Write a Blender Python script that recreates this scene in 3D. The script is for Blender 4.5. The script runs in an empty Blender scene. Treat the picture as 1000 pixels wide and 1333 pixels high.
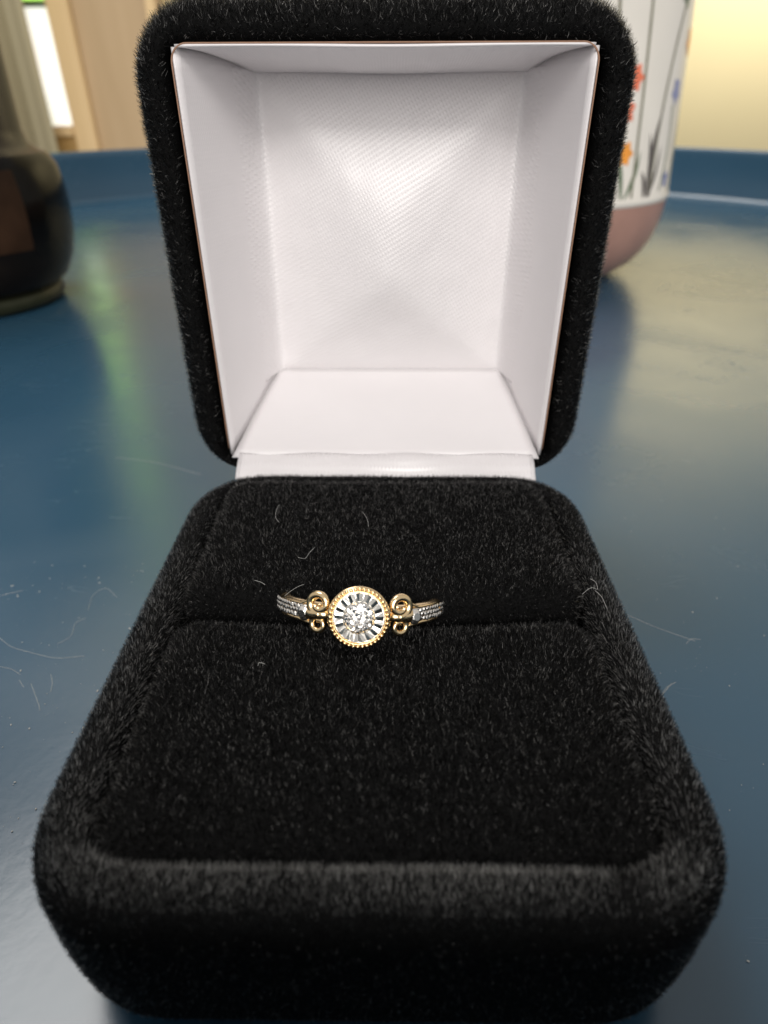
import bpy, bmesh, math, random
import numpy as np
from mathutils import Vector, Matrix, noise as mnoise

random.seed(7)
S = 0.001                      # all numbers below are millimetres
scene = bpy.context.scene
C = scene.collection
R_ = math.radians

# ------------------------------------------------------------------ camera
cam_d = bpy.data.cameras.new('camera')
cam = bpy.data.objects.new('camera', cam_d)
C.objects.link(cam)
scene.camera = cam
F = Vector((-0.01143, 0.841176, -0.540641)).normalized()
RT = Vector((0.999926, 0.011882, -0.002654)).normalized()
UP = RT.cross(F)
CP = Vector((0.89, -20.56, 61.53))
cam.matrix_world = Matrix(((RT.x, UP.x, -F.x, CP.x*S), (RT.y, UP.y, -F.y, CP.y*S),
                           (RT.z, UP.z, -F.z, CP.z*S), (0, 0, 0, 1)))
cam_d.sensor_fit = 'VERTICAL'
cam_d.sensor_height = 36.0
cam_d.lens = 833.16/1333*36
cam_d.clip_start = 0.002
cam_d.clip_end = 50
cam_d.dof.use_dof = True
cam_d.dof.focus_distance = 64*S
cam_d.dof.aperture_fstop = 29.0
cam_d.dof.aperture_blades = 0

# ------------------------------------------------------------------ world, lamps, exposure
w = bpy.data.worlds.new('World')
scene.world = w
w.use_nodes = True
w.node_tree.nodes['Background'].inputs[0].default_value = (1.0, 0.97, 0.95, 1)
w.node_tree.nodes['Background'].inputs[1].default_value = 0.42

def area(name, loc, target, sx, sy, power, col):
    d = bpy.data.lights.new(name, 'AREA')
    d.shape = 'RECTANGLE'; d.size = sx; d.size_y = sy; d.energy = power; d.color = col
    o = bpy.data.objects.new(name, d); C.objects.link(o)
    o.location = loc
    o.rotation_euler = (Vector(target)-Vector(loc)).to_track_quat('-Z', 'Y').to_euler()
    return o
area('window_light', (0.15, -1.45, 0.60), (0, 0.05, 0.04), 1.1, 0.9, 10, (1.0, 0.96, 0.91))
area('pad_fill_light', (0.05, -0.95, 0.82), (0, 0.06, 0.03), 0.6, 0.4, 6.8, (1.0, 0.97, 0.93))  # unseen lamp added to bring out the highlight on the lid pad
area('ceiling_light', (-0.45, 0.50, 1.20), (-0.10, 0.20, 0), 0.6, 0.6, 6.5, (1.0, 0.97, 0.93))
area('wall_fill_light', (0.47, 0.64, 0.30), (0.47, 0.90, 0.09), 0.55, 0.12, 2.3, (1.0, 0.95, 0.85))  # unseen lamp added to brighten the back wall and its tray reflection

scene.view_settings.view_transform = 'Standard'
scene.view_settings.look = 'None'
scene.view_settings.exposure = 0.24
scene.view_settings.gamma = 1
scene.cycles.use_denoising = True
scene.cycles.max_bounces = 10
scene.cycles.sample_clamp_indirect = 6

# ------------------------------------------------------------------ materials
def mat(name):
    m = bpy.data.materials.new(name); m.use_nodes = True
    nt = m.node_tree
    return m, nt, nt.nodes['Principled BSDF']

def noise_ramp(nt, scale, stops, detail=4, vec='Object', dist=0, scl=None):
    tc = nt.nodes.new('ShaderNodeTexCoord')
    out = tc.outputs[vec]
    if scl:
        mp = nt.nodes.new('ShaderNodeMapping'); mp.inputs['Scale'].default_value = scl
        nt.links.new(out, mp.inputs['Vector']); out = mp.outputs[0]
    n = nt.nodes.new('ShaderNodeTexNoise'); n.inputs['Scale'].default_value = scale
    n.inputs['Detail'].default_value = detail; n.inputs['Distortion'].default_value = dist
    nt.links.new(out, n.inputs['Vector'])
    r = nt.nodes.new('ShaderNodeValToRGB')
    while len(r.color_ramp.elements) < len(stops): r.color_ramp.elements.new(0.5)
    for e, (p, c) in zip(r.color_ramp.elements, stops):
        e.position = p; e.color = (*c, 1) if len(c) == 3 else c
    nt.links.new(n.outputs['Fac'], r.inputs['Fac'])
    return r.outputs['Color'], n

def plain(name, col, rough=0.5, metal=0, var=0.12, scale=300, **kw):
    m, nt, b = mat(name)
    c, _ = noise_ramp(nt, scale, [(0.3, tuple(x*(1-var) for x in col)), (0.7, tuple(min(1, x*(1+var)) for x in col))])
    nt.links.new(c, b.inputs['Base Color'])
    b.inputs['Roughness'].default_value = rough; b.inputs['Metallic'].default_value = metal
    for k, v in kw.items(): b.inputs[k].default_value = v
    return m

def velvet_cloth(name):
    m, nt, b = mat(name)
    c, _ = noise_ramp(nt, 3000, [(0.3, (0.0015, 0.0015, 0.0016)), (0.7, (0.004, 0.004, 0.004))])
    nt.links.new(c, b.inputs['Base Color'])
    b.inputs['Roughness'].default_value = 0.9
    b.inputs['Specular IOR Level'].default_value = 0.1
    return m

def velvet_pile(name, dark=(0.002, 0.002, 0.002, 1), pale=(0.16, 0.15, 0.135, 1), knee=0.86, ior=(1.12, 1.75)):
    m = bpy.data.materials.new(name); m.use_nodes = True
    nt = m.node_tree; nt.nodes.clear()
    o = nt.nodes.new('ShaderNodeOutputMaterial')
    h = nt.nodes.new('ShaderNodeBsdfHairPrincipled')
    h.parametrization = 'COLOR'
    ci = nt.nodes.new('ShaderNodeHairInfo')
    rp = nt.nodes.new('ShaderNodeValToRGB')
    rp.color_ramp.elements[0].position = knee; rp.color_ramp.elements[0].color = dark
    rp.color_ramp.elements[1].position = 1.0; rp.color_ramp.elements[1].color = pale  # random pale fibres put glints into the pile's colour
    nt.links.new(ci.outputs['Random'], rp.inputs['Fac'])
    nt.links.new(rp.outputs['Color'], h.inputs['Color'])
    h.inputs['Roughness'].default_value = 0.14
    h.inputs['Radial Roughness'].default_value = 0.3
    mr = nt.nodes.new('ShaderNodeMapRange')
    pw = nt.nodes.new('ShaderNodeMath'); pw.operation = 'POWER'; pw.inputs[1].default_value = 2.2
    nt.links.new(ci.outputs['Random'], pw.inputs[0]); nt.links.new(pw.outputs[0], mr.inputs['Value'])
    mr.inputs['To Min'].default_value = ior[0]; mr.inputs['To Max'].default_value = ior[1]
    nt.links.new(mr.outputs[0], h.inputs['IOR'])
    h.inputs['Random Roughness'].default_value = 0.6
    nt.links.new(h.outputs[0], o.inputs[0])
    return m

def satin(name, col=(0.755, 0.725, 0.735), axes=('X', 'Z'), period=0.42, bump=0.35, rough=0.42, turn=(0, 0, 0)):
    """woven satin: two crossed thread waves for relief, faint unevenness of tone"""
    m, nt, b = mat(name)
    c, _ = noise_ramp(nt, 90, [(0.3, tuple(x*0.96 for x in col)), (0.7, col)], detail=6)
    nt.links.new(c, b.inputs['Base Color'])
    tc = nt.nodes.new('ShaderNodeTexCoord')
    sc = 2*math.pi/(20*period*S)
    ws = []
    for ax, rot, k in ((axes[0], 0.0, 1.0), (axes[1], 0.0, 0.7)):
        wv = nt.nodes.new('ShaderNodeTexWave'); wv.wave_type = 'BANDS'; wv.bands_direction = ax
        wv.inputs['Scale'].default_value = sc*k
        wv.inputs['Distortion'].default_value = 0.6; wv.inputs['Detail'].default_value = 1
        wv.inputs['Detail Scale'].default_value = 0.3
        mp = nt.nodes.new('ShaderNodeMapping'); mp.inputs['Rotation'].default_value = (turn[0], turn[1], turn[2])
        nt.links.new(tc.outputs['Object'], mp.inputs['Vector'])
        nt.links.new(mp.outputs[0], wv.inputs['Vector']); ws.append(wv)
    mu = nt.nodes.new('ShaderNodeMath'); mu.operation = 'MULTIPLY'
    nt.links.new(ws[0].outputs['Fac'], mu.inputs[0]); nt.links.new(ws[1].outputs['Fac'], mu.inputs[1])
    bp = nt.nodes.new('ShaderNodeBump'); bp.inputs['Strength'].default_value = bump
    bp.inputs['Distance'].default_value = 0.00012
    nt.links.new(mu.outputs[0], bp.inputs['Height'])
    nt.links.new(bp.outputs[0], b.inputs['Normal'])
    b.inputs['Roughness'].default_value = rough
    b.inputs['Specular IOR Level'].default_value = 0.9
    b.inputs['Sheen Weight'].default_value = 0.15
    return m

def tray_mat(name):
    m, nt, b = mat(name)
    c, _ = noise_ramp(nt, 14, [(0.3, (0.022, 0.072, 0.124)), (0.7, (0.028, 0.083, 0.139))], detail=3)
    nt.links.new(c, b.inputs['Base Color'])
    r, _ = noise_ramp(nt, 22, [(0.3, (0.19,)*3), (0.75, (0.31,)*3)], detail=6, dist=0.8)
    # hair-line scratches: thin crests of two stretched noises
    r2, _ = noise_ramp(nt, 60, [(0.485, (0, 0, 0)), (0.5, (1, 1, 1)), (0.515, (0, 0, 0))], detail=1, scl=(1, 5, 1), dist=1.2)
    r3, _ = noise_ramp(nt, 45, [(0.0, (0, 0, 0)), (0.58, (0, 0, 0)), (0.7, (1, 1, 1))], detail=2)
    mk = nt.nodes.new('ShaderNodeMath'); mk.operation = 'MULTIPLY'
    nt.links.new(r2, mk.inputs[0]); nt.links.new(r3, mk.inputs[1])
    ad = nt.nodes.new('ShaderNodeMath'); ad.operation = 'MULTIPLY_ADD'; ad.inputs[1].default_value = 0.22
    nt.links.new(mk.outputs[0], ad.inputs[0]); nt.links.new(r, ad.inputs[2])
    nt.links.new(ad.outputs[0], b.inputs['Roughness'])
    # fine orange-peel of the lacquer
    tc = nt.nodes.new('ShaderNodeTexCoord')
    n = nt.nodes.new('ShaderNodeTexNoise'); n.inputs['Scale'].default_value = 900; n.inputs['Detail'].default_value = 2
    nt.links.new(tc.outputs['Object'], n.inputs['Vector'])
    bp = nt.nodes.new('ShaderNodeBump'); bp.inputs['Strength'].default_value = 0.05; bp.inputs['Distance'].default_value = 0.0002
    nt.links.new(n.outputs['Fac'], bp.inputs['Height']); nt.links.new(bp.outputs[0], b.inputs['Normal'])
    b.inputs['IOR'].default_value = 1.7
    return m

def wood(name, a, b_, scale=(14, 14, 1.2)):
    m, nt, b = mat(name)
    c, _ = noise_ramp(nt, 3, [(0.3, a), (0.7, b_)], detail=6, scl=scale, dist=0.4)
    nt.links.new(c, b.inputs['Base Color']); b.inputs['Roughness'].default_value = 0.45
    return m

M = {
 'velvet': velvet_cloth('black_velvet_backing'), 'pile': velvet_pile('black_velvet_pile'),
 'rim_sheen': velvet_pile('rim_sheen_velvet_pile', (0.03, 0.029, 0.027, 1), (0.24, 0.23, 0.21, 1), 0.6, (1.25, 1.75)),  # paler, shinier pile: the rim's sheen is put into its colour
 'satin_pad': satin('white_satin_pad', period=0.40, bump=0.40, rough=0.41, turn=(0, 0.5, 0)),
 'satin_side': satin('white_satin_side', axes=('Y', 'Z'), period=0.34, bump=0.10),
 'satin_flat': satin('white_satin_flat', axes=('X', 'Y'), period=0.34, bump=0.15),
 'satin_lip': satin('white_satin_lip', axes=('X', 'Z'), period=0.5, bump=0.45, rough=0.35),
 'card': plain('brown_card_edge', (0.30, 0.17, 0.11), 0.6),
 'gold': plain('yellow_gold', (0.95, 0.72, 0.42), 0.2, 1.0, var=0.05, scale=900),
 'white_gold': plain('white_gold', (0.80, 0.77, 0.72), 0.26, 1.0, var=0.03),
 'diamond': plain('diamond', (0.97, 0.96, 0.95), 0.09, 1.0, var=0.02),
 'facet': plain('silver_facet', (0.82, 0.80, 0.75), 0.20, 1.0, var=0.04),
 'pave': plain('pave_diamond', (0.98, 0.94, 0.88), 0.27, 1.0, var=0.02),
 'tray': tray_mat('blue_lacquer'),
 'lint': plain('white_lint', (0.55, 0.55, 0.53), 0.8),
 'glaze': plain('white_glaze', (0.74, 0.70, 0.63), 0.25, var=0.04, scale=40),
 'pink': plain('pink_glaze', (0.42, 0.24, 0.19), 0.35, var=0.10, scale=60),
 'stem': plain('stem_print', (0.20, 0.19, 0.13), 0.35, scale=80),
 'dark_stem': plain('dark_stem_print', (0.09, 0.075, 0.07), 0.35, scale=80),
 'leaf': plain('leaf_print', (0.12, 0.17, 0.10), 0.35, scale=80),
 'orange': plain('orange_print', (0.78, 0.30, 0.04), 0.35, scale=80),
 'coral': plain('coral_print', (0.75, 0.18, 0.09), 0.35, scale=80),
 'blue': plain('blue_print', (0.20, 0.23, 0.42), 0.35, scale=80),
 'wall': plain('yellow_paint', (0.84, 0.72, 0.42), 0.8, var=0.03, scale=3),
 'cream': plain('cream_paint', (0.75, 0.68, 0.52), 0.8, var=0.03, scale=3),
 'door': wood('light_oak', (0.44, 0.31, 0.17), (0.50, 0.36, 0.21)),
 'frame': wood('pale_oak', (0.66, 0.47, 0.24), (0.74, 0.54, 0.29)),
 'sill': wood('amber_oak', (0.42, 0.26, 0.09), (0.50, 0.32, 0.12)),
 'curtain': wood('olive_linen', (0.44, 0.38, 0.23), (0.52, 0.45, 0.28), (30, 30, 0.6)),
}
# dark jar glass, its label, its foot
def jar_glass(name):
    m, nt, b = mat(name)
    c, _ = noise_ramp(nt, 34, [(0.45, (0.004, 0.0035, 0.003)), (0.62, (0.009, 0.007, 0.006)), (0.8, (0.022, 0.016, 0.012))], detail=3)
    nt.links.new(c, b.inputs['Base Color']); b.inputs['Roughness'].default_value = 0.16; b.inputs['Specular IOR Level'].default_value = 0.12
    return m
M['jar'] = jar_glass('dark_jar_glass')
def neck_glass(name):
    m, nt, b = mat(name)
    c, _ = noise_ramp(nt, 40, [(0.40, (0.012, 0.009, 0.009)), (0.55, (0.05, 0.04, 0.032)), (0.75, (0.13, 0.11, 0.08))], detail=4, scl=(1, 1, 0.5))
    nt.links.new(c, b.inputs['Base Color']); b.inputs['Roughness'].default_value = 0.25; b.inputs['Specular IOR Level'].default_value = 0.2
    return m
M['neck'] = neck_glass('mottled_jar_neck')
M['label'] = plain('brown_label', (0.026, 0.013, 0.007), 0.6, var=0.6, scale=55, **{'Specular IOR Level': 0.1})
M['foot'] = plain('olive_reflection_glass_foot', (0.022, 0.024, 0.013), 0.35, var=0.4, scale=80, **{'Specular IOR Level': 0.2})  # olive tone stands in for the reflection at the glass base
def pane_mat(name):
    m, nt, b = mat(name)
    c, _ = noise_ramp(nt, 5, [(0.35, (0.55, 0.62, 0.50)), (0.5, (0.95, 0.97, 0.93)), (0.7, (0.90, 0.84, 0.78))], detail=2, scl=(3, 3, 1))
    nt.links.new(c, b.inputs['Base Color']); nt.links.new(c, b.inputs['Emission Color'])
    b.inputs['Emission Strength'].default_value = 0.75; b.inputs['Roughness'].default_value = 0.15
    return m
M['pane'] = pane_mat('daylit_pane')
def garden_mat(name):
    m, nt, b = mat(name)
    c, _ = noise_ramp(nt, 12, [(0.3, (0.10, 0.22, 0.03)), (0.7, (0.30, 0.50, 0.10))], detail=5)
    nt.links.new(c, b.inputs['Base Color']); nt.links.new(c, b.inputs['Emission Color'])
    b.inputs['Emission Strength'].default_value = 4.0; b.inputs['Roughness'].default_value = 0.15
    return m
M['green_pane'] = garden_mat('daylit_green_pane')

# ------------------------------------------------------------------ mesh helpers
def obj(name, verts, faces, material, parent=None, smooth=True, label=None, category=None, group=None, kind=None, mats=None):
    me = bpy.data.meshes.new(name)
    me.from_pydata([(v[0]*S, v[1]*S, v[2]*S) for v in verts], [], faces)
    me.update()
    bm = bmesh.new(); bm.from_mesh(me)
    bmesh.ops.recalc_face_normals(bm, faces=bm.faces)
    bm.to_mesh(me); bm.free()
    for mm in (mats or [material]): me.materials.append(mm)
    if smooth: me.polygons.foreach_set('use_smooth', [True]*len(me.polygons))
    o = bpy.data.objects.new(name, me); C.objects.link(o)
    if parent: o.parent = parent
    tag(o, label, category, group, kind)
    return o

def tag(o, label=None, category=None, group=None, kind=None):
    if label: o['label'] = label
    if category: o['category'] = category
    if group: o['group'] = group
    if kind: o['kind'] = kind
    return o

def empty(name, loc, label, category, rot=(0, 0, 0), group=None):
    o = bpy.data.objects.new(name, None); C.objects.link(o)
    o.empty_display_size = 0.005
    o.location = Vector(loc)*S; o.rotation_euler = rot
    return tag(o, label, category, group)

def rrect(hx, hy, r, cx=0, cy=0, nc=9, ns=14):
    """rounded rectangle outline, constant point count"""
    r = max(min(r, hx-0.05, hy-0.05), 0.05)
    pts = []
    for k, (sx, sy) in enumerate(((1, 1), (-1, 1), (-1, -1), (1, -1))):
        a0 = k*math.pi/2
        for i in range(nc+1):
            a = a0+i/nc*math.pi/2
            pts.append((cx+sx*(hx-r)+r*math.cos(a), cy+sy*(hy-r)+r*math.sin(a)))
        nx = ((-1, 1), (-1, -1), (1, -1), (1, 1))[k]
        ex, ey = cx+nx[0]*(hx-r), cy+nx[1]*(hy-r)
        a1 = a0+math.pi/2
        p0 = pts[-1]; p1 = (ex+r*math.cos(a1), ey+r*math.sin(a1))
        for i in range(1, ns):
            t = i/ns; pts.append((p0[0]+(p1[0]-p0[0])*t, p0[1]+(p1[1]-p0[1])*t))
    return pts

def loft(rings, cap_start=True, cap_end=True):
    """rings: equal-length lists of 3D points"""
    n = len(rings[0]); V = [p for r in rings for p in r]; Fc = []
    for i in range(len(rings)-1):
        for j in range(n):
            k = (j+1) % n
            Fc.append((i*n+j, i*n+k, (i+1)*n+k, (i+1)*n+j))
    if cap_start: Fc.append(tuple(range(n))[::-1])
    if cap_end: Fc.append(tuple(range((len(rings)-1)*n, len(rings)*n)))
    return V, Fc

def arc(cx, cy, r, a0, a1, n):
    return [(cx+r*math.cos(R_(a0+(a1-a0)*i/n)), cy+r*math.sin(R_(a0+(a1-a0)*i/n))) for i in range(n+1)]

def lathe(profile, n=64, cx=0, cy=0):
    rings = [[(cx+r*math.cos(2*math.pi*k/n), cy+r*math.sin(2*math.pi*k/n), z) for k in range(n)] for r, z in profile]
    return loft(rings, False, False)

def tube(path, radius, n=8, caps=True):
    """swept tube; radius number or list"""
    P = [Vector(p) for p in path]; rad = radius if isinstance(radius, (list, tuple)) else [radius]*len(P)
    rings = []; nrm = None
    for i, p in enumerate(P):
        t = (P[min(i+1, len(P)-1)]-P[max(i-1, 0)]).normalized()
        if nrm is None:
            nrm = t.orthogonal().normalized()
        nrm = (nrm-t*nrm.dot(t)).normalized()
        b = t.cross(nrm)
        rings.append([tuple(p+(nrm*math.cos(2*math.pi*k/n)+b*math.sin(2*math.pi*k/n))*rad[i]) for k in range(n)])
    return loft(rings, caps, caps)

def merge(parts):
    V, Fc = [], []
    for v, f in parts:
        o = len(V); V += list(v); Fc += [tuple(i+o for i in q) for q in f]
    return V, Fc

def box(x0, x1, y0, y1, z0, z1):
    V = [(x, y, z) for x in (x0, x1) for y in (y0, y1) for z in (z0, z1)]
    return V, [(0, 1, 3, 2), (4, 6, 7, 5), (0, 4, 5, 1), (2, 3, 7, 6), (0, 2, 6, 4), (1, 5, 7, 3)]

FUR_SEED = [11]
def fur(o, count, length, children, lean=(0, 0, 0), rnd=0.55, radius=0.025, weight=None, mt='pile'):
    """velvet pile grown on a cloth part; weight(x,y,z mm) -> 0..1 density"""
    if M[mt].name not in o.data.materials: o.data.materials.append(M[mt])
    if weight:
        vg = o.vertex_groups.new(name='pile_density')
        for v in o.data.vertices:
            vg.add([v.index], weight(v.co.x/S, v.co.y/S, v.co.z/S), 'REPLACE')
    md = o.modifiers.new('pile', 'PARTICLE_SYSTEM')
    ps = md.particle_system; st = ps.settings
    st.type = 'HAIR'; st.use_advanced_hair = True
    FUR_SEED[0] += 1; ps.seed = FUR_SEED[0]
    st.count = count
    st.hair_step = 3
    st.emit_from = 'FACE'; st.distribution = 'RAND'; st.use_emit_random = True; st.use_even_distribution = True
    L = length*S/4
    st.normal_factor = L
    st.factor_random = L*rnd
    st.object_align_factor = (lean[0]*L, lean[1]*L, lean[2]*L)
    st.length_random = 0.45
    st.use_modifier_stack = False
    st.render_step = 2; st.display_step = 2
    st.child_type = 'INTERPOLATED' if children else 'NONE'
    st.rendered_child_count = max(1, children); st.child_percent = 1
    st.child_length = 1.0
    st.roughness_2 = 0.0001; st.roughness_2_size = 0.5
    st.roughness_endpoint = 0.0001
    st.roughness_end_shape = 1.0
    st.use_hair_bspline = False
    st.radius_scale = S
    st.root_radius = radius*1.2; st.tip_radius = radius*0.55; st.shape = 0.1
    st.use_close_tip = False
    st.material_slot = M[mt].name
    if weight: ps.vertex_group_density = vg.name
    return ps

# ------------------------------------------------------------------ background of the place
WY = 900
wall = obj('wall', *box(-262, 900, WY, WY+20, -60, 900), M['wall'], kind='structure')

door = empty('oak_door', (-312, WY-12, -60), 'light brown oak door leaf behind the tray, next to the narrow window', 'door')
def child(name, vf, material, parent, base, smooth=False, **k):
    v, f = vf
    return obj(name, [(p[0]-base[0], p[1]-base[1], p[2]-base[2]) for p in v], f, material, parent, smooth=smooth, **k)
db = (-312, WY-12, -60)
child('door_leaf', box(-361, -264, WY-12, WY+8, -60, 900), M['door'], door, db)
child('edge_strip', box(-276, -266, WY-17, WY-12.5, -60, 900), M['frame'], door, db)

win = empty('narrow_window', (-400, WY-10, -60), 'narrow daylit window in a pale oak frame left of the oak door', 'window')
wb = (-400, WY-10, -60)
child('frame_post', box(-386, -362, WY-22, WY+8, -60, 900), M['frame'], win, wb)
child('frame_post', box(-446, -425, WY-22, WY+8, -60, 900), M['frame'], win, wb)
child('sill', box(-424, -387, WY-18, WY+8, -60, 26), M['sill'], win, wb)
child('sill_board', box(-424, -387, WY-26, WY+8, 26.5, 36), M['frame'], win, wb)
child('pane', box(-424.5, -386.5, WY, WY+4, 37, 152), M['pane'], win, wb)
child('glazing_bar', box(-424.5, -386.5, WY-6, WY+4, 152.5, 158), M['leaf'], win, wb)
child('pane', box(-424.5, -386.5, WY, WY+4, 158.5, 900), M['green_pane'], win, wb, label='pane with green garden light behind it')

# hanging olive linen curtain, gently pleated
ys = []
V = []; Fc = []
NX, NZ = 60, 2
for i in range(NX+1):
    x = -620+i*(620-391)/NX
    dy = 6*math.sin(x*0.13)+3*math.sin(x*0.31+1)
    for t in (0, 1):
        V.append((x, WY-60+dy, -60+960*t))
for i in range(NX): Fc.append((2*i, 2*i+2, 2*i+3, 2*i+1))
cur = obj('curtain', V, Fc, M['curtain'], label='olive beige curtain hanging at the edge of the narrow window', category='curtain')
sm = cur.modifiers.new('thickness', 'SOLIDIFY'); sm.thickness = 0.0015

# ------------------------------------------------------------------ tray
TC = (15, 285); TR = 300
tray = empty('tray', (TC[0], TC[1], -4), 'round dark blue lacquered tray carrying the open ring box', 'tray')
def tlathe(prof): return lathe(prof, 160)
def tz(vf): return [(p[0], p[1], p[2]+4) for p in vf[0]], vf[1]
prof = [(0.01, -4), (TR+2, -4), (TR+2, -0.6)]
floor_prof = [(0.01, 0), (60, 0), (150, 0), (250, 0), (TR-6, 0), (TR-3.5, 0.4), (TR-1.5, 1.5), (TR-0.6, 3.2)]
v1 = tlathe([(0.01, -4), (TR, -4), (TR+3, -2), (TR+3.4, 3.0)])
v0 = tlathe(floor_prof)
tf = obj('tray_floor', *tz(merge([v0, v1])), M['tray'], tray)
wallp = [(TR-0.6, 3.25), (TR+0.4, 12), (TR+1.0, 28), (TR+0.7, 31), (TR+1.2, 32.3), (TR+2.4, 32.8), (TR+3.7, 32.3), (TR+4.2, 31), (TR+4.0, 20), (TR+3.4, 3.05)]
obj('tray_rim', *tz(tlathe(wallp)), M['tray'], tray)

# ------------------------------------------------------------------ ring box
D, HB, A = 57.3, 19.5, 25.5
PILE = 0.55
bx = empty('ring_box', (0, D/2, 0), 'open black velvet ring box with a white satin lined lid, standing on the blue tray', 'ring box')
def bp(vs): return [(p[0], p[1]-D/2, p[2]) for p in vs]

# base shell : closed bottom, rolled rim, well inside
YF = -2.4                              # front face
hx, hy = A-PILE+0.4, (D+0.4-YF)/2-PILE
BYC = (D+0.4+YF)/2
prof = [(11, 0.05), (6.6, 0.05)] + [(6.6-6.2*math.sin(R_(a)), 6.25-6.2*math.cos(R_(a))) for a in (12, 26, 40, 54, 68, 80, 90)]
prof += [(0.25, 8), (0.1, 10), (0.1, 12)]
ztop = HB-PILE
prof += [(0.1+3.4*(1-math.cos(R_(a))), ztop-3.4+3.4*math.sin(R_(a))) for a in (0, 12, 25, 38, 52, 66, 80, 92)]
prof += [(4.1, ztop-0.35), (4.45, ztop-1.0), (4.6, ztop-2.2), (4.7, ztop-5)]
rings = [[(x, y+BYC, z) for x, y in rrect(hx-d, hy-d, max(9.6-d*1.0, 2.2))] for d, z in prof]
V, Fc = loft(rings)
base = obj('base_shell', bp(V), Fc, M['velvet'], bx)
fur(base, 150000, 0.28, 0, rnd=0.75, lean=(0, 0.8, 0.15),
    weight=lambda x, y, z: 0.0 if z < 0.3 or z < 14.2 and abs(x) < 20.7 and -27 < y < 24.2 else (0.25 if z > ztop-1.3 and y < -25.4 else 1.0))

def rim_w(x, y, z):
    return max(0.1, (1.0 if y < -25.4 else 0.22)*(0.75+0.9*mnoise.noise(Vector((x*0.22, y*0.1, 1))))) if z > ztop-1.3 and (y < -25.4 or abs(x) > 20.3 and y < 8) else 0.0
fur(base, 17000, 0.26, 0, rnd=0.35, lean=(0, 1.5, 0), weight=rim_w, radius=0.030, mt='rim_sheen')  # lighter fibres paint a sheen band along the front and side rim

# two cushion halves with the ring slot between
YS = 26.9
def cushion(name, y0, y1, hxx, z0, zt, dome, slot_back, cnt, lean):
    cy = (y0+y1)/2; hyy = (y1-y0)/2
    er = 2.5
    pr = [(0.0, z0), (0.0, zt-er)] + [(er*(1-math.cos(R_(a))), zt-er+er*math.sin(R_(a))) for a in (15, 30, 45, 60, 75, 88)]
    for k in range(1, 9):
        d = er+(hyy-er-0.4)*k/8
        pr.append((d, zt+dome*(1-(1-k/8)**2)))
    rings = []
    for d, z in pr:
        rings.append([(x, y, z) for x, y in rrect(hxx-d, hyy-d, max(2.6-d*0.3, 0.3), 0, cy)])
    V, Fc = loft(rings)
    V = [(x+0.25*mnoise.noise(Vector((x*.08, y*.08, 3)))*(1 if z > zt-3 else 0), y, z+(0.28*mnoise.noise(Vector((x*.09, y*.09, 7))) if z > zt-3 else 0)) for x, y, z in V]
    V = [(x, y+1.0*(x/20.6)**2*math.exp(-((y-YS)/6)**2), z) for x, y, z in V]     # the slit curves back at its ends
    o = obj(name, bp(V), Fc, M['velvet'], bx)
    fur(o, cnt, 0.32, 0, lean=lean, rnd=0.75, weight=lambda x, y, z: 0.0 if z < zt-3.2 else 1.0)
    return o
cushion('front_cushion', 2.1, YS-0.55, 20.6, 13.0, ztop-0.1, 0.5, True, 95000, (0, 0.35, 0))
cushion('back_cushion', YS+0.55, D-4.2, 20.6, 13.0, ztop+0.85, 0.5, False, 90000, (0, 0.3, 0))

# ---- lid (stands upright behind the hinge)
LT = 51.2; LB = -2.6; LD = 21.0      # top, bottom (above hinge), depth
lid = obj
hs = (LT-LB)/2; sc_ = (LT+LB)/2
zc = HB+sc_
prof = []   # (inset, depth behind opening plane)
prof += [(3.55, 2.3), (3.5, 1.6), (3.4, 1.0), (3.15, 0.5), (2.85, 0.2)]
prof += [(2.7-2.7*math.sin(R_(a)), 2.9-2.8*math.cos(R_(a))) for a in (10, 25, 40, 55, 70, 90)]
prof += [(0.0, 6), (0.05, 11), (0.1, 15)]
prof += [(0.1+5.5*(1-math.cos(R_(a))), LD-5.5+5.5*math.sin(R_(a))) for a in (10, 25, 40, 55, 70, 88)]
prof += [(9, LD+0.1), (15, LD+0.3)]
hxl, hsl = A+1.0-PILE, hs-PILE
def ro(d, t):                       # the rim is narrow along the hinge side
    k = 0.62 if t < 3 else 0.0
    dn = d*(1-k)
    return rrect(hxl-d, hsl-(d+dn)/2, max(7.4-d*1.5, 1.9), 0, (dn-d)/2)
rings = [[(x, D+0.55+t, zc+s) for x, s in ro(d, t)] for d, t in prof]
V, Fc = loft(rings, cap_start=False, cap_end=True)
lid = obj('lid', bp(V), Fc, M['velvet'], bx, label='upright velvet lid with rounded corners')
fur(lid, 120000, 0.33, 0, lean=(0, 0.45, 0.8), rnd=1.2, radius=0.030,
    weight=lambda x, y, z: 0.0 if (y+D/2-D) > 1.3 and (y+D/2-D) < 3.1 and abs(x) < 23 and z < HB+LT-3.2 or abs(x) < 21.5 and z < HB+4 and (y+D/2-D) < 5 else (1.0 if (y+D/2-D) < 9 else 0.25))

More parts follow.
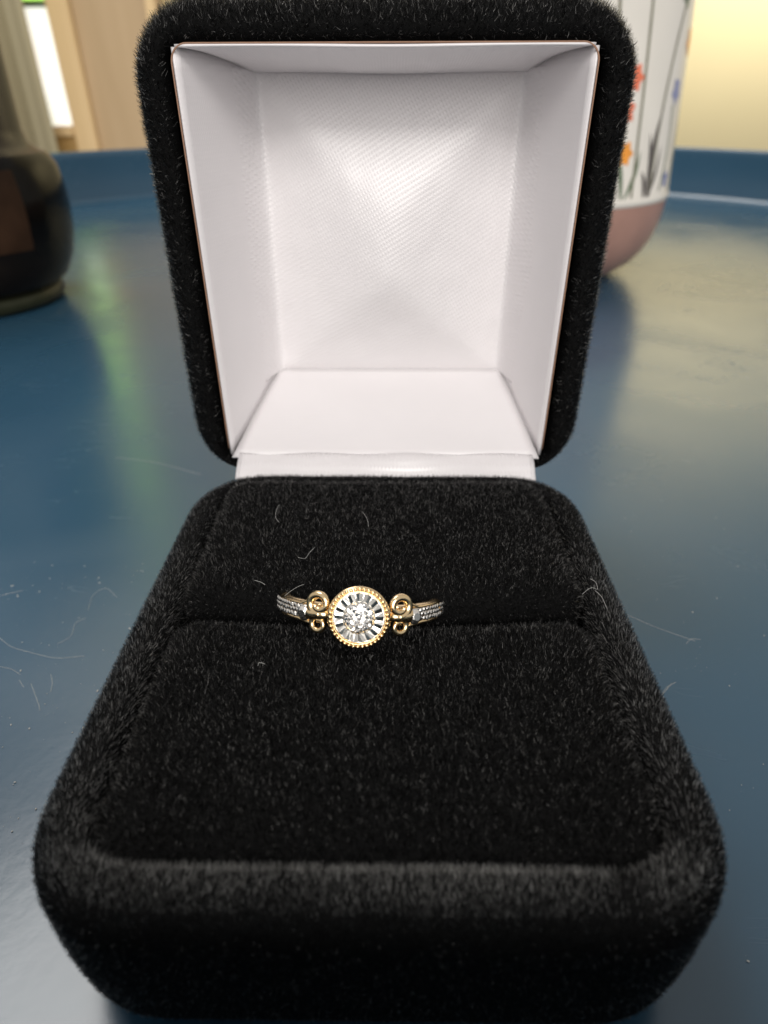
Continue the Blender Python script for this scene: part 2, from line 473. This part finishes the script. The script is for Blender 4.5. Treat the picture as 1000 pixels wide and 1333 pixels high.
# lining: hopper of four satin faces and a padded back panel
OX, OB, OT = 21.45, 0.0, 46.75         # opening half width, bottom, top above hinge
PX0, PX1, PB, PT, PD = -16.35, 17.35, 7.45, 44.95, 17.0
T0 = 1.5
def lp(x, s, t): return (x, D+t-D/2, HB+s)
def patch(name, fn, nu, nv, material, th=0.25, smooth=True):
    V = []; Fc = []
    for i in range(nu+1):
        for j in range(nv+1):
            V.append(lp(*fn(i/nu, j/nv)))
    for i in range(nu):
        for j in range(nv):
            a = i*(nv+1)+j; Fc.append((a, a+1, a+nv+2, a+nv+1))
    o = obj(name, V, Fc, material, lid, smooth=smooth)
    m = o.modifiers.new('cloth', 'SOLIDIFY'); m.thickness = th*S; m.offset = 0
    return o
def mix(a, b, t): return a+(b-a)*t
def rnd_edge(v, hx=1.0):   # opening corner rounding
    return 0
def side(sgn):
    ox = sgn*OX; px = PX0 if sgn < 0 else PX1
    def fn(u, v):           # u front->back, v bottom->top
        sb = mix(OB+0.5, PB-0.1, u); stp = OT-0.1+(PT+0.35-OT+0.1)*u**2.2
        s = mix(sb, stp, v)
        x = mix(ox, px, u)
        # soft sag of the fabric towards the corners
        x += -sgn*(max(0, 0.72-u)*(0.9*u*(1.2-math.sin(math.pi*v))+0.35*u*mnoise.noise(Vector((u*3, v*6, sgn*5)))))
        return x, s, mix(T0, PD, u)
    return fn
for sg in (-1, 1): patch('lining_side', side(sg), 14, 24, M['satin_side'])
def topf(u, v):
    x = mix(mix(-OX+0.3, PX0, u), mix(OX-0.3, PX1, u), v)
    s = OT+(PT-OT)*mix(u**2.2, u, abs(math.sin(math.pi*v))**0.6)-0.4*math.sin(math.pi*u)*abs(math.sin(math.pi*v))**0.7
    s += 0.12*mnoise.noise(Vector((x*0.25, u*2, 4)))*math.sin(math.pi*u)
    return x, s+0.06*math.sin(v*9), mix(T0-0.1, PD, u)
patch('lining_top', topf, 12, 36, M['satin_flat'])
def botf(u, v):
    x = mix(mix(-OX+0.2, PX0, u), mix(OX-0.2, PX1, u), v)
    s = mix(OB+0.25, PB, u)+0.25*math.sin(math.pi*u)+0.10*math.sin(v*8+1)*(1-u)+0.22*mnoise.noise(Vector((v*5, u*2, 8)))*math.sin(math.pi*u)
    return x, s, mix(T0-0.6, PD, u)
patch('lining_floor', botf, 12, 30, M['satin_flat'])
def smin(vals, k):
    m = min(vals); return m-k*math.log(sum(math.exp(-(x-m)/k) for x in vals))
def padf(u, v):
    x = mix(PX0-2.6, PX1+2.6, u); s = mix(PB-0.5, PT+0.5, v)
    U = (x-(PX0+PX1)/2)/((PX1-PX0)/2); W = 2*v-1
    Uc = U; U = max(-1.0, min(1.0, U))
    near = 1-min(1, max(abs(U), abs(W)))
    k = 0.012+0.11*near**1.3
    h = smin([(1-U)*0.95, (1+U)*0.95, (1-W)*1.05, (1+W)*1.25+0.0*U], k)
    h = max(h, 0.0)
    # fabric gathered a little at the lower left corner
    g = 0.25*math.exp(-(((U+0.86)/0.07)**2+((W+0.93)/0.05)**2))
    wr = 0.16*mnoise.noise(Vector((x*0.16, s*0.10, 2)))+0.07*mnoise.noise(Vector((x*0.5, s*0.3, 9)))
    tp = PD+0.05-6.0*h-g+wr*min(1, 4*max(0, 1-abs(W)))
    ext = PX0-x if x < 0 else x-PX1                            # how far past the back panel's edge
    slope = (PD-T0)/((OX+PX0) if x < 0 else (OX-PX1))          # the side panel's own slope
    ts = PD-ext*slope-0.35+0.5*max(0, ext)/2.6
    return x, s, smin([tp, ts], 0.95)
patch('lining_pad', padf, 90, 90, M['satin_pad'])
# thin brown card edge that the satin is wrapped round
ring_o = [(x, s) for x, s in rrect(OX+0.22, (OT-OB)/2+0.2, 1.7, 0, (OT+OB)/2)]
k0 = next(i for i in range(len(ring_o)) if ring_o[i-1][1] <= OB+1.4 < ring_o[i][1])
ring_o = [q for q in ring_o[k0:]+ring_o[:k0] if q[1] > OB+1.4]
V, Fc = tube([lp(x, s, T0-0.05) for x, s in ring_o], 0.09, 6)
obj('card_edge', V, Fc, M['card'], lid)
# satin hinge strip rolling out of the lid down behind the back cushion
V = []; Fc = []
nu, nv = 40, 10
for i in range(nu+1):
    x = mix(-20.3, 20.4, i/nu)
    b = math.exp(-((x-1)/7.5)**2)+0.25*math.sin(x*0.42)
    for j in range(nv+1):
        t = j/nv
        dep = mix(1.4, -2.6, t)-0.25*b*math.sin(math.pi*t)
        s = 0.75+0.10*math.sin(x*0.5) + 0.55*b*math.sin(math.pi*min(1, t*1.25))-1.9*t**1.7
        V.append(lp(x, s, dep))
for i in range(nu):
    for j in range(nv):
        a = i*(nv+1)+j; Fc.append((a, a+1, a+nv+2, a+nv+1))
hs_ = obj('hinge_strip', V, Fc, M['satin_lip'], bx)
m_ = hs_.modifiers.new('cloth', 'SOLIDIFY'); m_.thickness = 0.00025

# ------------------------------------------------------------------ ring
EL = 31.0
n_ = Vector((0, -math.cos(R_(EL)), math.sin(R_(EL))))
RR = 8.4; HH = 1.1                      # band radius, height of the head plate above it
head = Vector((-2.2, 22.0, 22.9))
cen = head-n_*(RR+HH)
ring = empty('ring', cen, 'gold ring with round diamond cluster head, standing in the cushion slot of the velvet box', 'ring')
ring.rotation_euler = (Matrix.Rotation(R_(90-EL), 3, 'X') @ Matrix.Rotation(R_(-2.0), 3, 'Z') @ Matrix.Rotation(R_(1.5), 3, 'Y')).to_euler()
def on(u, v, h):                         # u along the band, v across it, h above it
    a = u/RR
    return ((RR+h)*math.sin(a), v, (RR+h)*math.cos(a))
def RO(name, vf, material, parent=None, smooth=True, **k):
    return obj(name, vf[0], vf[1], material, parent or ring, smooth=smooth, **k)
# shank
rings = []
for i in range(73):
    a = R_(24+i*(360-48)/72); t = abs(i-36)/36
    wv = mix(0.75, 0.95, t); tk = mix(0.6, 0.75, t)
    rings.append([((RR-0.7+tk*math.cos(q))*math.sin(a), wv*math.sin(q)*1.0, (RR-0.7+tk*math.cos(q))*math.cos(a)) for q in [2*math.pi*k/14 for k in range(14)]])
RO('band', loft(rings), M['gold'])
# head: gold cup with inner wall
z0 = RR
HR = 2.84
cup = [(0.02, z0-1.5), (1.3, z0-1.5), (2.0, z0-0.9), (2.5, z0-0.1), (HR-0.05, z0+0.25), (HR, z0+0.45), (HR-0.06, z0+0.55), (HR-0.36, z0+0.62), (HR-0.42, z0+0.78), (HR-0.48, z0+0.83), (HR-0.54, z0+0.75), (HR-0.56, z0+0.45), (0.02, z0+0.35)]
bez = RO('bezel', lathe(cup, 72), M['gold'])
# milgrain beads on the bezel shoulder
parts = []
bm_ = bmesh.new(); bmesh.ops.create_icosphere(bm_, subdivisions=1, radius=1.0)
ico = ([tuple(v.co) for v in bm_.verts], [tuple(v.index for v in f.verts) for f in bm_.faces]); bm_.free()
NB = 40
for k in range(NB):
    a = 2*math.pi*k/NB; r = HR-0.25
    parts.append(([(r*math.cos(a)+x*0.205, r*math.sin(a)+y*0.205, z0+0.62+z*0.205) for x, y, z in ico[0]], ico[1]))
RO('beading', merge(parts), M['gold'], bez, kind='stuff')
# white gold facets, one object each
NF = 17
da = math.pi/NF
ri, ro = 1.40, 2.20
zi, zo = z0+0.62, z0+0.82
def pol(r, a, z): return (r*math.cos(a), r*math.sin(a), z)
fv = [pol(ri+.08, -da*0.92, zi-.07), pol(ri+.08, da*0.92, zi-.07), pol(ro, -da*0.92, zo-0.25), pol(ro, da*0.92, zo-0.25), pol(ri+0.1, 0, zi-0.01), pol(ro+0.05, 0, zo-0.13),
      pol(ro, -da*0.9, z0+0.4), pol(ro, da*0.9, z0+0.4)]
fv = [(x, y, z-z0-0.5) for x, y, z in fv]     # facets turn about a point inside the cup
ff = [(0, 4, 5, 2), (4, 1, 3, 5), (2, 5, 3), (2, 3, 7, 6), (0, 1, 4)]
f0 = RO('facet', (fv, ff), M['facet'], bez, smooth=False)
for k in range(NF):
    o = f0 if k == 0 else f0.copy()
    if k: C.objects.link(o); o.parent = bez
    o.location = (0, 0, (z0+0.5)*S)
    o.rotation_euler = (random.uniform(-.06, .06), random.uniform(-.06, .06), 2*math.pi*k/NF+0.1)
# cluster plate and its stones
RO('cluster_plate', lathe([(0.02, z0+0.66), (0.9, z0+0.64), (1.34, z0+0.56), (1.42, z0+0.46), (2.27, z0+0.47)], 40), M['white_gold'], bez)
def stone(r, h=0.75):
    V = []; Fc = []
    n = 8
    for q, (rr, zz) in enumerate(((0.55, 0.32), (1.0, 0.0), (0.02, -0.75))):
        for k in range(n):
            a = 2*math.pi*(k+(0.5 if q == 0 else 0))/n
            V.append((rr*r*math.cos(a), rr*r*math.sin(a), zz*r))
    Fc.append(tuple(range(n)))
    for k in range(n):
        k2 = (k+1) % n
        Fc += [(k, n+k2, n+k), (k, k2, n+k2)] if False else [(k, n+k, n+k2), (k, n+k2, k2)]
        Fc.append((n+k, 2*n+k, 2*n+k2, n+k2))
    return V, Fc
s0 = None
spots = [(0, 0)]+[(q*math.cos(2*math.pi*(i+0.3*q)/n), q*math.sin(2*math.pi*(i+0.3*q)/n)) for q, n in ((0.38, 6), (0.76, 12), (1.14, 18)) for i in range(n)]
for k, (x, y) in enumerate(spots):
    if s0 is None:
        s0 = RO('diamond', stone(0.215), M['diamond'], bez, smooth=False); o = s0
    else:
        o = s0.copy(); C.objects.link(o); o.parent = bez
    o.location = Vector((x, y, z0+0.74-0.08*(x*x+y*y)))*S
    o.rotation_euler = (random.uniform(-.28, .28), random.uniform(-.28, .28), random.uniform(0, 1))
# prong beads among the cluster
parts = []
for k in range(30):
    a = random.uniform(0, 6.28); r = 1.2*math.sqrt(random.random())
    parts.append(([(r*math.cos(a)+x*0.075, r*math.sin(a)+y*0.075, z0+0.8+z*0.075) for x, y, z in ico[0]], ico[1]))
RO('prong_beads', merge(parts), M['white_gold'], bez, kind='stuff')
# shoulders
def scroll(sg, u, v, r, flip, a0, turns=1.35, rad=0.25, lift=0.25):
    path = []; rr = []
    N = 34
    for i in range(N+1):
        t = i/N; a = R_(a0)+flip*t*turns*2*math.pi
        q = r*(1-0.58*t**1.7)
        path.append(on(sg*u+q*math.cos(a), v+q*math.sin(a), lift+0.12*t)); rr.append(rad*(1-0.35*t))
    return tube(path, rr, 9)
for sg in (-1, 1):
    f = 1 if sg > 0 else -1
    RO('scroll', scroll(sg, 3.68, 0.95, 0.96, f, -100 if sg > 0 else -80, 1.25, 0.44), M['gold'])
    RO('scroll', scroll(sg, 3.75, -0.92, 0.74, -f, 100 if sg > 0 else 80, 1.1, 0.34, 0.1), M['gold'])
    RO('shoulder_bridge', tube([on(sg*2.7, 0.05, -0.1), on(sg*3.4, 0.0, 0.05), on(sg*4.4, 0.0, 0.0), on(sg*5.6, 0.0, -0.1)], [0.55, 0.6, 0.75, 0.7], 12), M['gold'])
    # collet and round stone
    e = Vector(on(sg*4.85, -0.05, 0)); nn = e.copy(); nn.y = 0; nn.normalize()
    col = RO('collet', tube([on(sg*5.25, -0.05, -0.3), on(sg*5.25, -0.05, 0.25), on(sg*5.25, -0.05, 0.42)], [0.6, 0.78, 0.72], 16), M['white_gold'])
    st = RO('diamond', stone(0.68), M['pave'], smooth=False)
    st.location = Vector(on(sg*5.25, -0.05, 0.5))*S; st.rotation_euler = (0.1, sg*4.6/RR, 0.3)
    # V rails and pave
    RO('rail', tube([on(sg*(4.3+.25*i), mix(1.35, 0.72, min(1, i/6)), 0.15-0.01*i) for i in range(20)], 0.17, 8), M['gold'])
    RO('rail', tube([on(sg*(4.6+.25*i), mix(-0.9, -0.72, min(1, i/6)), 0.15-0.01*i) for i in range(20)], 0.17, 8), M['gold'])
    parts = []
    for q in range(12):
        for vv in (-0.38, 0.05, 0.46):
            uu = 5.75+q*0.46+(0.2 if vv == 0.05 else 0)
            sv, sf = stone(0.27)
            rot = Matrix.Rotation(sg*uu/RR, 3, 'Y') @ Matrix.Rotation(random.uniform(-.3, .3), 3, 'X') @ Matrix.Rotation(random.uniform(0, 1), 3, 'Z')
            p0 = Vector(on(sg*uu, vv, 0.16))
            parts.append(([tuple(p0+rot @ Vector(p)) for p in sv], sf))
    RO('pave_stones', merge(parts), M['pave'], smooth=False, kind='stuff')

# ------------------------------------------------------------------ flowered vase
VC = (50.5, 275)
vase = empty('flower_vase', (VC[0], VC[1], 0), 'white vase printed with wild flowers above a pink bowl foot, behind the box', 'vase')
VR = 56.0
def vr(z):   # outer radius over height
    pts = [(0, 38), (2, 44), (8, 53), (16, 57.5), (24, 59.5), (32, 60), (60, 58), (95, 55.5), (140, 54), (150, 53.6)]
    for (a, b), (c, d) in zip(pts, pts[1:]):
        if a <= z <= c: return b+(d-b)*(z-a)/(c-a)
    return 53
foot = [(0.02, 0.05), (34, 0.05)]+[(vr(z), z) for z in (0.3, 2, 4, 7, 11, 15, 19, 23, 27, 30)]
obj('foot_bowl', *lathe(foot, 96), M['pink'], vase)
body = [(vr(30)+0.15, 30), (vr(31)+0.5, 30.6), (vr(32)+0.5, 31.8), (vr(33), 32.6)]+[(vr(z), z) for z in (45, 60, 80, 100, 120, 140, 150)]+[(vr(150)-2, 151), (vr(150)-3.5, 149), (vr(100)-4, 100), (vr(60)-4, 60), (48, 33)]
bo = obj('body', *lathe(body, 96), M['glaze'], vase)
def vp(a, z, d=0.12): return ((vr(z)+d)*math.cos(R_(a)), (vr(z)+d)*math.sin(R_(a)), z)
def ribbon(pts, wd):    # printed line on the glaze: list of (angle, z)
    V = []; Fc = []
    n = len(pts)
    for i, (a, z) in enumerate(pts):
        p = pts[max(0, i-1)]; q = pts[min(n-1, i+1)]
        dx = (q[0]-p[0])*vr(z)*math.pi/180; dz = q[1]-p[1]; L = math.hypot(dx, dz) or 1
        ww = wd[i] if isinstance(wd, list) else wd
        ox, oz = -dz/L*ww/2, dx/L*ww/2
        for s_ in (-1, 1):
            V.append(vp(a+s_*ox/(vr(z)*math.pi/180), z+s_*oz))
    for i in range(n-1): Fc.append((2*i, 2*i+1, 2*i+3, 2*i+2))
    return V, Fc
def blade(a0, z0, a1, z1, wd, bend=0, n=14):
    pts = []; ws = []
    for i in range(n+1):
        t = i/n
        pts.append((mix(a0, a1, t)+bend*math.sin(math.pi*t), mix(z0, z1, t))); ws.append(wd*max(0.08, math.sin(math.pi*(0.12+0.86*t))))
    return ribbon(pts, ws)
def line(a0, z0, a1, z1, wd, bend=0, n=24):
    return ribbon([(mix(a0, a1, i/n)+bend*math.sin(math.pi*i/n), mix(z0, z1, i/n)) for i in range(n+1)], wd)
def petal(a, z, la, lz, wd): return blade(a, z, a+la, z+lz, wd)
def flower(a, z, r, wd, n, k0=0):
    ps = []
    for k in range(n):
        t = k0+2*math.pi*k/n
        ps.append(petal(a, z, math.cos(t)*r/(vr(z)*math.pi/180), math.sin(t)*r, wd))
    return merge(ps)
# camera-side directions round the vase run about -90 (towards the box) to 0 (right hand side)
VS = lambda nm, vf, m: obj(nm, vf[0], vf[1], M[m], vase, smooth=True)
VS('stem', line(-57.2, 33, -61.4, 118, 1.1, 1.0), 'stem')
VS('stem', line(-47.5, 33, -33, 102, 1.3, -4.0), 'stem')
VS('stem', line(-70, 33, -76, 120, 1.1, 2), 'stem')
VS('flower', flower(-62.5, 67.5, 4.2, 3.0, 6), 'coral')
VS('flower', flower(-64.5, 58.5, 4.2, 3.0, 6, .4), 'coral')
VS('flower', flower(-62.8, 46.5, 4.0, 2.8, 6), 'orange')
VS('flower', flower(-36, 64, 4.2, 3.2, 5, .9), 'blue')
VS('stem', line(-40, 34, -38, 60, 0.9, 2), 'leaf')
VS('flower', flower(-27, 78, 4.5, 3.0, 6, .2), 'orange')
VS('flower_bud', flower(-38, 90, 4, 3.0, 5, 1.2), 'leaf')
VS('flower', flower(-77, 124, 7, 4.5, 6, .2), 'coral')
VS('grass_blade', blade(-49, 32.8, -51.5, 52, 2.0, 1), 'dark_stem')
VS('grass_blade', blade(-48.5, 32.8, -45, 60, 2.6, -2), 'dark_stem')
VS('grass_blade', blade(-51, 32.8, -53.5, 41, 2.0, 1), 'dark_stem')
VS('grass_blade', blade(-48, 32.8, -43.5, 48, 1.7, 1), 'dark_stem')
VS('grass_blade', blade(-60.5, 32.8, -55.5, 47, 1.8, 1), 'leaf')
VS('grass_blade', blade(-62, 32.8, -68, 52, 2.0, 1), 'leaf')
VS('flower', flower(-35, 37.5, 3, 2.6, 5, .2), 'blue')
VS('grass_blade', blade(-30, 33, -25, 58, 1.8, 1), 'leaf')

# ------------------------------------------------------------------ dark jar
JC = (-152, 216)
jar = empty('dark_jar', (JC[0], JC[1], 0), 'dark glass jar with a brown label and mottled neck at the tray edge', 'jar')
jp = [(0.02, 5.2), (24, 5.2), (31, 6.0), (34.5, 9), (37.5, 15), (39.6, 23), (40.3, 31), (40.0, 38), (38.9, 43.5), (37.4, 46.2), (36.2, 47.4)]
obj('body', *lathe(jp, 80), M['jar'], jar)
obj('foot', *lathe([(0.02, 0.05), (24, 0.05), (29.5, 0.3), (31, 1.4), (31.6, 3.2), (31.2, 5.0), (30, 5.9)], 80), M['foot'], jar)
np_ = [(36.3, 47.3), (34.0, 48.4), (31.6, 50), (30.8, 54), (31, 75), (31.6, 95), (32.4, 120), (33, 122), (31.5, 123), (30, 118), (29, 60)]
obj('neck', *lathe(np_, 80), M['neck'], jar)
V = []; Fc = []
def jr(z):
    for (a, b), (c, d) in zip(jp[2:], jp[3:]):
        if b <= z <= d: return a+(c-a)*(z-b)/(d-b)
    return 38
NA, NZ = 30, 10
for i in range(NA+1):
    a = R_(-130+i*(-24+130)/NA)
    for j in range(NZ+1):
        z = mix(21, 44, j/NZ); r = jr(z)+0.35
        V.append((r*math.cos(a), r*math.sin(a), z))
for i in range(NA):
    for j in range(NZ):
        k = i*(NZ+1)+j; Fc.append((k, k+1, k+NZ+2, k+NZ+1))
obj('paper_label', V, Fc, M['label'], jar, label='brown paper label')

# ------------------------------------------------------------------ lint and dust
def fibre(pts, label, group, rad=0.035, zs=None):
    # smooth polyline through given points
    P = [Vector(p) for p in pts]; path = []
    for i in range(len(P)-1):
        p0 = P[max(0, i-1)]; p1 = P[i]; p2 = P[i+1]; p3 = P[min(len(P)-1, i+2)]
        for k in range(6):
            t = k/6
            path.append(0.5*((2*p1)+(p2-p0)*t+(2*p0-5*p1+4*p2-p3)*t*t+(3*p1-p0-3*p2+p3)*t**3))
    path.append(P[-1])
    b = path[0].copy()
    v, f = tube([p-b for p in path], rad, 5)
    o = obj('lint_fibre', v, f, M['lint'], label=label, category='lint', group=group)
    o.location = b*S
    return o
FIBRES_TRAY = [[[-52.5, 43.0], [-50.0, 41.3], [-47.7, 40.5], [-45.7, 39.9], [-42.9, 39.3], [-39.5, 39.7]], [[-42.6, 48.6], [-43.2, 52.0], [-41.9, 53.6], [-39.5, 51.5]], [[-44.1, 41.9], [-42.9, 43.4], [-43.3, 45.9], [-42.3, 47.0]], [[-55.8, 95.3], [-47.3, 93.4], [-40.2, 90.2], [-36.4, 88.4]], [[-49.7, 37.7], [-48.0, 37.3], [-46.4, 36.4]], [[-42.5, 36.5], [-41.6, 34.9], [-41.2, 33.5]], [[-46.1, 35.5], [-44.9, 34.3]], [[-44.3, 34.9], [-42.0, 31.9], [-41.2, 30.7]], [[34.3, 48.5], [37.3, 46.1], [40.3, 44.2], [42.0, 43.2]], [[40.6, 42.7], [41.6, 43.6], [42.8, 43.5]], [[36.1, 35.7], [34.2, 33.8], [35.2, 35.0], [36.7, 35.9]], [[-57.0, 51.7], [-55.6, 52.4], [-54.2, 53.0]]]
FIBRES_VELVET = [[[-12.5, 44.3], [-12.7, 43.1], [-12.5, 41.4], [-12.0, 40.5]], [[-9.0, 33.8], [-8.2, 33.6], [-7.9, 34.5], [-7.4, 35.6]], [[-2.5, 42.8], [-1.9, 41.2], [-1.7, 39.6]], [[19.6, 28.0], [20.7, 29.0], [21.3, 28.8], [21.4, 29.9], [21.0, 30.4]], [[21.0, 28.6], [21.4, 27.6], [21.8, 26.9]], [[-12.9, 29.9], [-12.2, 29.6], [-11.7, 29.2]], [[-10.7, 19.0], [-10.6, 19.4], [-10.1, 19.2]], [[-9.6, 27.3], [-9.1, 28.1], [-8.4, 28.9], [-7.8, 29.3]]]
LT_ = ['longest wavy lint fibre lying on the blue tray', 'hook-shaped lint fibre with a curled end on the blue tray',
       'small stepped S-shaped lint fibre on the blue tray', 'long faint lint fibre on the tray pointing at the box hinge',
       'short lint fibre with a bent end, beside the longest wavy fibre', None, None, None,
       'long faint lint fibre on the tray starting at the base beside the cushion slot', 'tiny arched lint fibre at the tip of a long faint fibre',
       'looped lint fibre touching the velvet base of the box', None]
LV_ = ['C-shaped lint fibre on the back velvet cushion', 'tick-shaped lint fibre on the back velvet cushion', 'single bowed lint fibre on the back cushion below the satin strip',
       'curly lint fibre at the slot end of the back cushion', 'straight lint fibre bridging slot and rim at the cushion end', 'short lint fibre lying flat near the slot on the back cushion',
       'tiny arched lint fibre on the front velvet cushion', 'lint fibre rising beside the pave shoulder of the ring']
for pts, lb in zip(FIBRES_TRAY, LT_):
    fibre([(x, y, 0.04) for x, y in pts], lb or 'short straight pale lint fibre on the blue tray', 'lint fibres on the tray', 0.019)
for pts, lb in zip(FIBRES_VELVET, LV_):
    fibre([(x, y, 20.85 if y > 27 else 20.1) for x, y in pts], lb, 'lint fibres on the velvet', 0.013)

rng = random.Random(3)
parts = []
for k in range(620):
    if k < 420: x, y = rng.uniform(-62, -27), rng.uniform(5, 62)
    else: x, y = rng.uniform(27, 75), rng.uniform(0, 75)
    s_ = 0.018+0.09*rng.random()**5
    el = rng.uniform(1, 2.5); a = rng.uniform(0, 6.28)
    vs = []
    for (px, py, pz) in ico[0]:
        X = px*s_*el; Y = py*s_
        vs.append((x+X*math.cos(a)-Y*math.sin(a), y+X*math.sin(a)+Y*math.cos(a), 0.02+max(0, pz+0.6)*s_*0.7))
    parts.append((vs, ico[1]))
obj('dust', *merge(parts), M['lint'], kind='stuff', label='scattered pale dust specks lying on the blue tray', category='dust')
